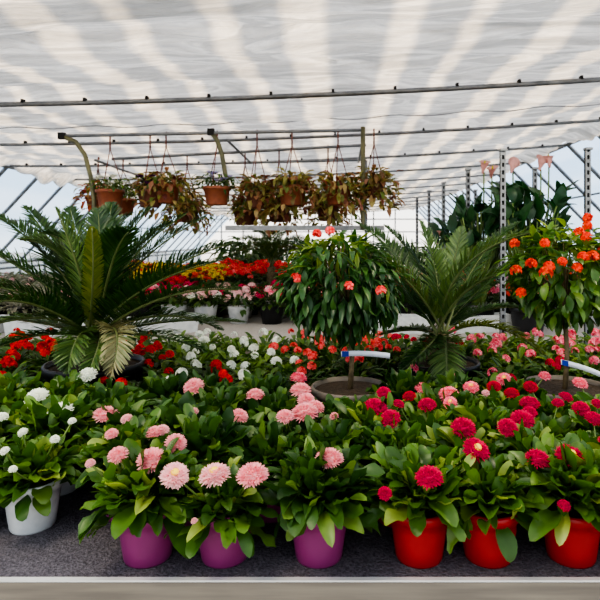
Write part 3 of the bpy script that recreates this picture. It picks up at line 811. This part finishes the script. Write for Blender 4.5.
def basket(px, py, D, rail_y, style, label, seed, potmat='pot_terra', w=27, only_trail=False, spread=1.0):
    rr = random.Random(seed); r = w*.5*D/F; h = r*1.35
    c = P(px, py, D); O = c-V((0,0,h*.5))
    t = thing('hanging_basket', label, 'hanging basket', O)
    b = MB()
    b.lathe([(0,0),(r*.72,0),(r*.76,.01),(r*.94,h*.82),(r*1.04,h*.83),(r*1.05,h),(r*.98,h),(r*.94,h*.9),(0,h*.88)], potmat, 22); b.build('pot', t)
    topz = CZ+(240-rail_y)*D/F-O.z
    b = MB()
    for k in range(3):
        a = k*2.09+.4; b.tube([(math.cos(a)*r,math.sin(a)*r,h),(0,0,topz-.12)], .004, 'hook', 4)
    b.tube([(0,0,topz-.13),(0,0,topz-.02),(0,.012,topz+.02),(0,.03,topz+.005)], .008, 'hook', 5); b.build('hanger', t)
    b = MB()
    mats, n, trail, L = {'brown': (['brown_leaf'], 250, .3, .1), 'white': (['far_leaf','lime_leaf'], 110, .05, .06), 'rust': (['rust_leaf','brown_leaf'], 150, .2, .09),
        'dark': (['daisy_leaf_dark','brown_leaf'], 140, .12, .07), 'lilac': (['daisy_leaf_dark'], 110, .05, .06)}[style]
    for i in range(n):
        a = rr.uniform(0,6.28); q = r*rr.uniform(.3,1.5)*spread; 
        z = h+rr.uniform(.0,.12)
        if q > r: z -= rr.uniform(0,trail)
        el = rr.uniform(-.8,1)
        d = V((math.cos(a)*math.cos(el), math.sin(a)*math.cos(el), math.sin(el)))
        b.leaf((math.cos(a)*q, math.sin(a)*q, z), d, L*rr.uniform(.6,1.2), L*.42, rr.choice(mats), (.5,1,.85,.5), curl=-.8, wave=.1)
        if i % 6 == 0: b.tube(bez(V((0,0,h)), V((math.cos(a)*q*.8, math.sin(a)*q*.8, h+.1)), V((math.cos(a)*q, math.sin(a)*q, z)), 5), .003, 'stem', 4)
    b.build('foliage', t)
    fm = {'white':'white','lilac':'lilac','rust':'coral','dark':'purple'}.get(style)
    if fm:
        b = MB()
        for k in range(5):
            an = k*2*PI/5; b.leaf((0,0,0), (math.cos(an),math.sin(an)-.3,.4), .034, .032, fm, (.8,1,.8), curl=.2)
        bm_ = b.mesh('bloom')
        for i in range(14):
            a = rr.uniform(0,6.28); q = r*rr.uniform(.2,1.15)
            link('bloom', bm_, t, (math.cos(a)*q, math.sin(a)*q, h+rr.uniform(.04,.13)), rr.uniform(0,6))
BK = [
 (110,199,5.25,136,'white','terracotta basket with small white blooms, leftmost in front row of the rack',27,'pot_terra',.95),
 (98,204,6.0,159,'rust','hanging basket of orange-red leaves at the left end of the rack',24,'pot_terra',1),
 (123,207,6.0,159,'white','orange pot hanging behind and right of the leftmost white-bloomed basket',24,'pot_terra',.7),
 (150,199,5.25,135,'dark','hanging basket of dark purple foliage right of the white-bloomed basket',25,'pot_terradark',1),
 (166,194,5.3,134,'brown','big hanging basket spilling brown-green trailing leaves, left half of rack',28,'pot_terra',1.35),
 (187,214,6.0,156,'brown','lower hanging basket of brown trailing leaves between dark and lilac baskets',24,'pot_terradark',1.2),
 (217,196,5.25,133,'lilac','terracotta basket with pale lilac blooms beside the middle curved support',27,'pot_terra',1),
 (245,217,6.0,153,'dark','small terracotta basket hanging lowest, above left end of lower rail',24,'pot_terradark',.8),
 (257,200,5.3,132,'brown','hanging basket with brown leaves right of the lilac-bloomed basket',24,'pot_terradark',1.1),
 (292,196,5.25,132,'brown','terracotta basket with brownish leaves at centre of the right rack half',29,'pot_terra',1.15),
 (279,214,6.0,150,'brown','lower dark basket behind and left of the central terracotta basket',24,'pot_terradark',1),
 (328,213,6.0,147,'brown','lower dark basket hanging behind, just left of the straight upright',24,'pot_terradark',1),
 (338,196,5.25,131,'brown','terracotta basket with olive-brown leaves next to the straight upright',27,'pot_terra',1.3),
 (374,190,5.35,131,'brown','rightmost hanging basket, trailing leaves beyond the straight upright',22,'pot_terradark',1.4)]
for i, (px, py, D, ry, st, lab, w_, pm, spd) in enumerate(BK):
    basket(px, py, D, ry, st, lab, i+3, pm, w_, spread=spd)

# ------------------------------------------------------------ distant greenery inside the far end
rr = random.Random(8)
def far_bush(x, y, h, label, seed, mat='far_leaf'):
    r2 = random.Random(seed); b = MB()
    b.lathe([(0,0),(.22,0),(.28,.35),(.25,.35),(0,.32)], 'pot_black', 14)
    b.tube([(0,0,.3),(0,0,h*.6)], .03, 'bark', 6)
    for i in range(260):
        a = r2.uniform(0,6.28); q = r2.uniform(0,.62)*(h/1.6); z = .4+(h-.5)*r2.random()
        d = V((math.cos(a), math.sin(a), r2.uniform(-.3,1)))
        b.leaf((math.cos(a)*q, math.sin(a)*q, z), d, .28, .09, mat, (.6,1,.7,.4), curl=-.8)
    tag(b.build('potted_shrub', loc=(x,y,0)), label, 'shrub', 'far shrubs')
put = []
for i in range(400):
    if len(put) >= 24: break
    D = rr.uniform(10.2,20); px = rr.choice([rr.uniform(385,450), rr.uniform(-20,60), rr.uniform(230,420), rr.uniform(560,640)])
    x_ = PX(px, D)
    if px < 60 and D < 15: continue
    if XL-.9 < x_ < XR+.9 and all((x_-a)**2+(D-b_)**2 > 3.6 for a, b_ in put):
        put.append((x_, D)); far_bush(x_, D, rr.uniform(1.1,1.6), 'green potted shrub standing far back in the greenhouse', i, rr.choice(['far_leaf','calla_leaf']))
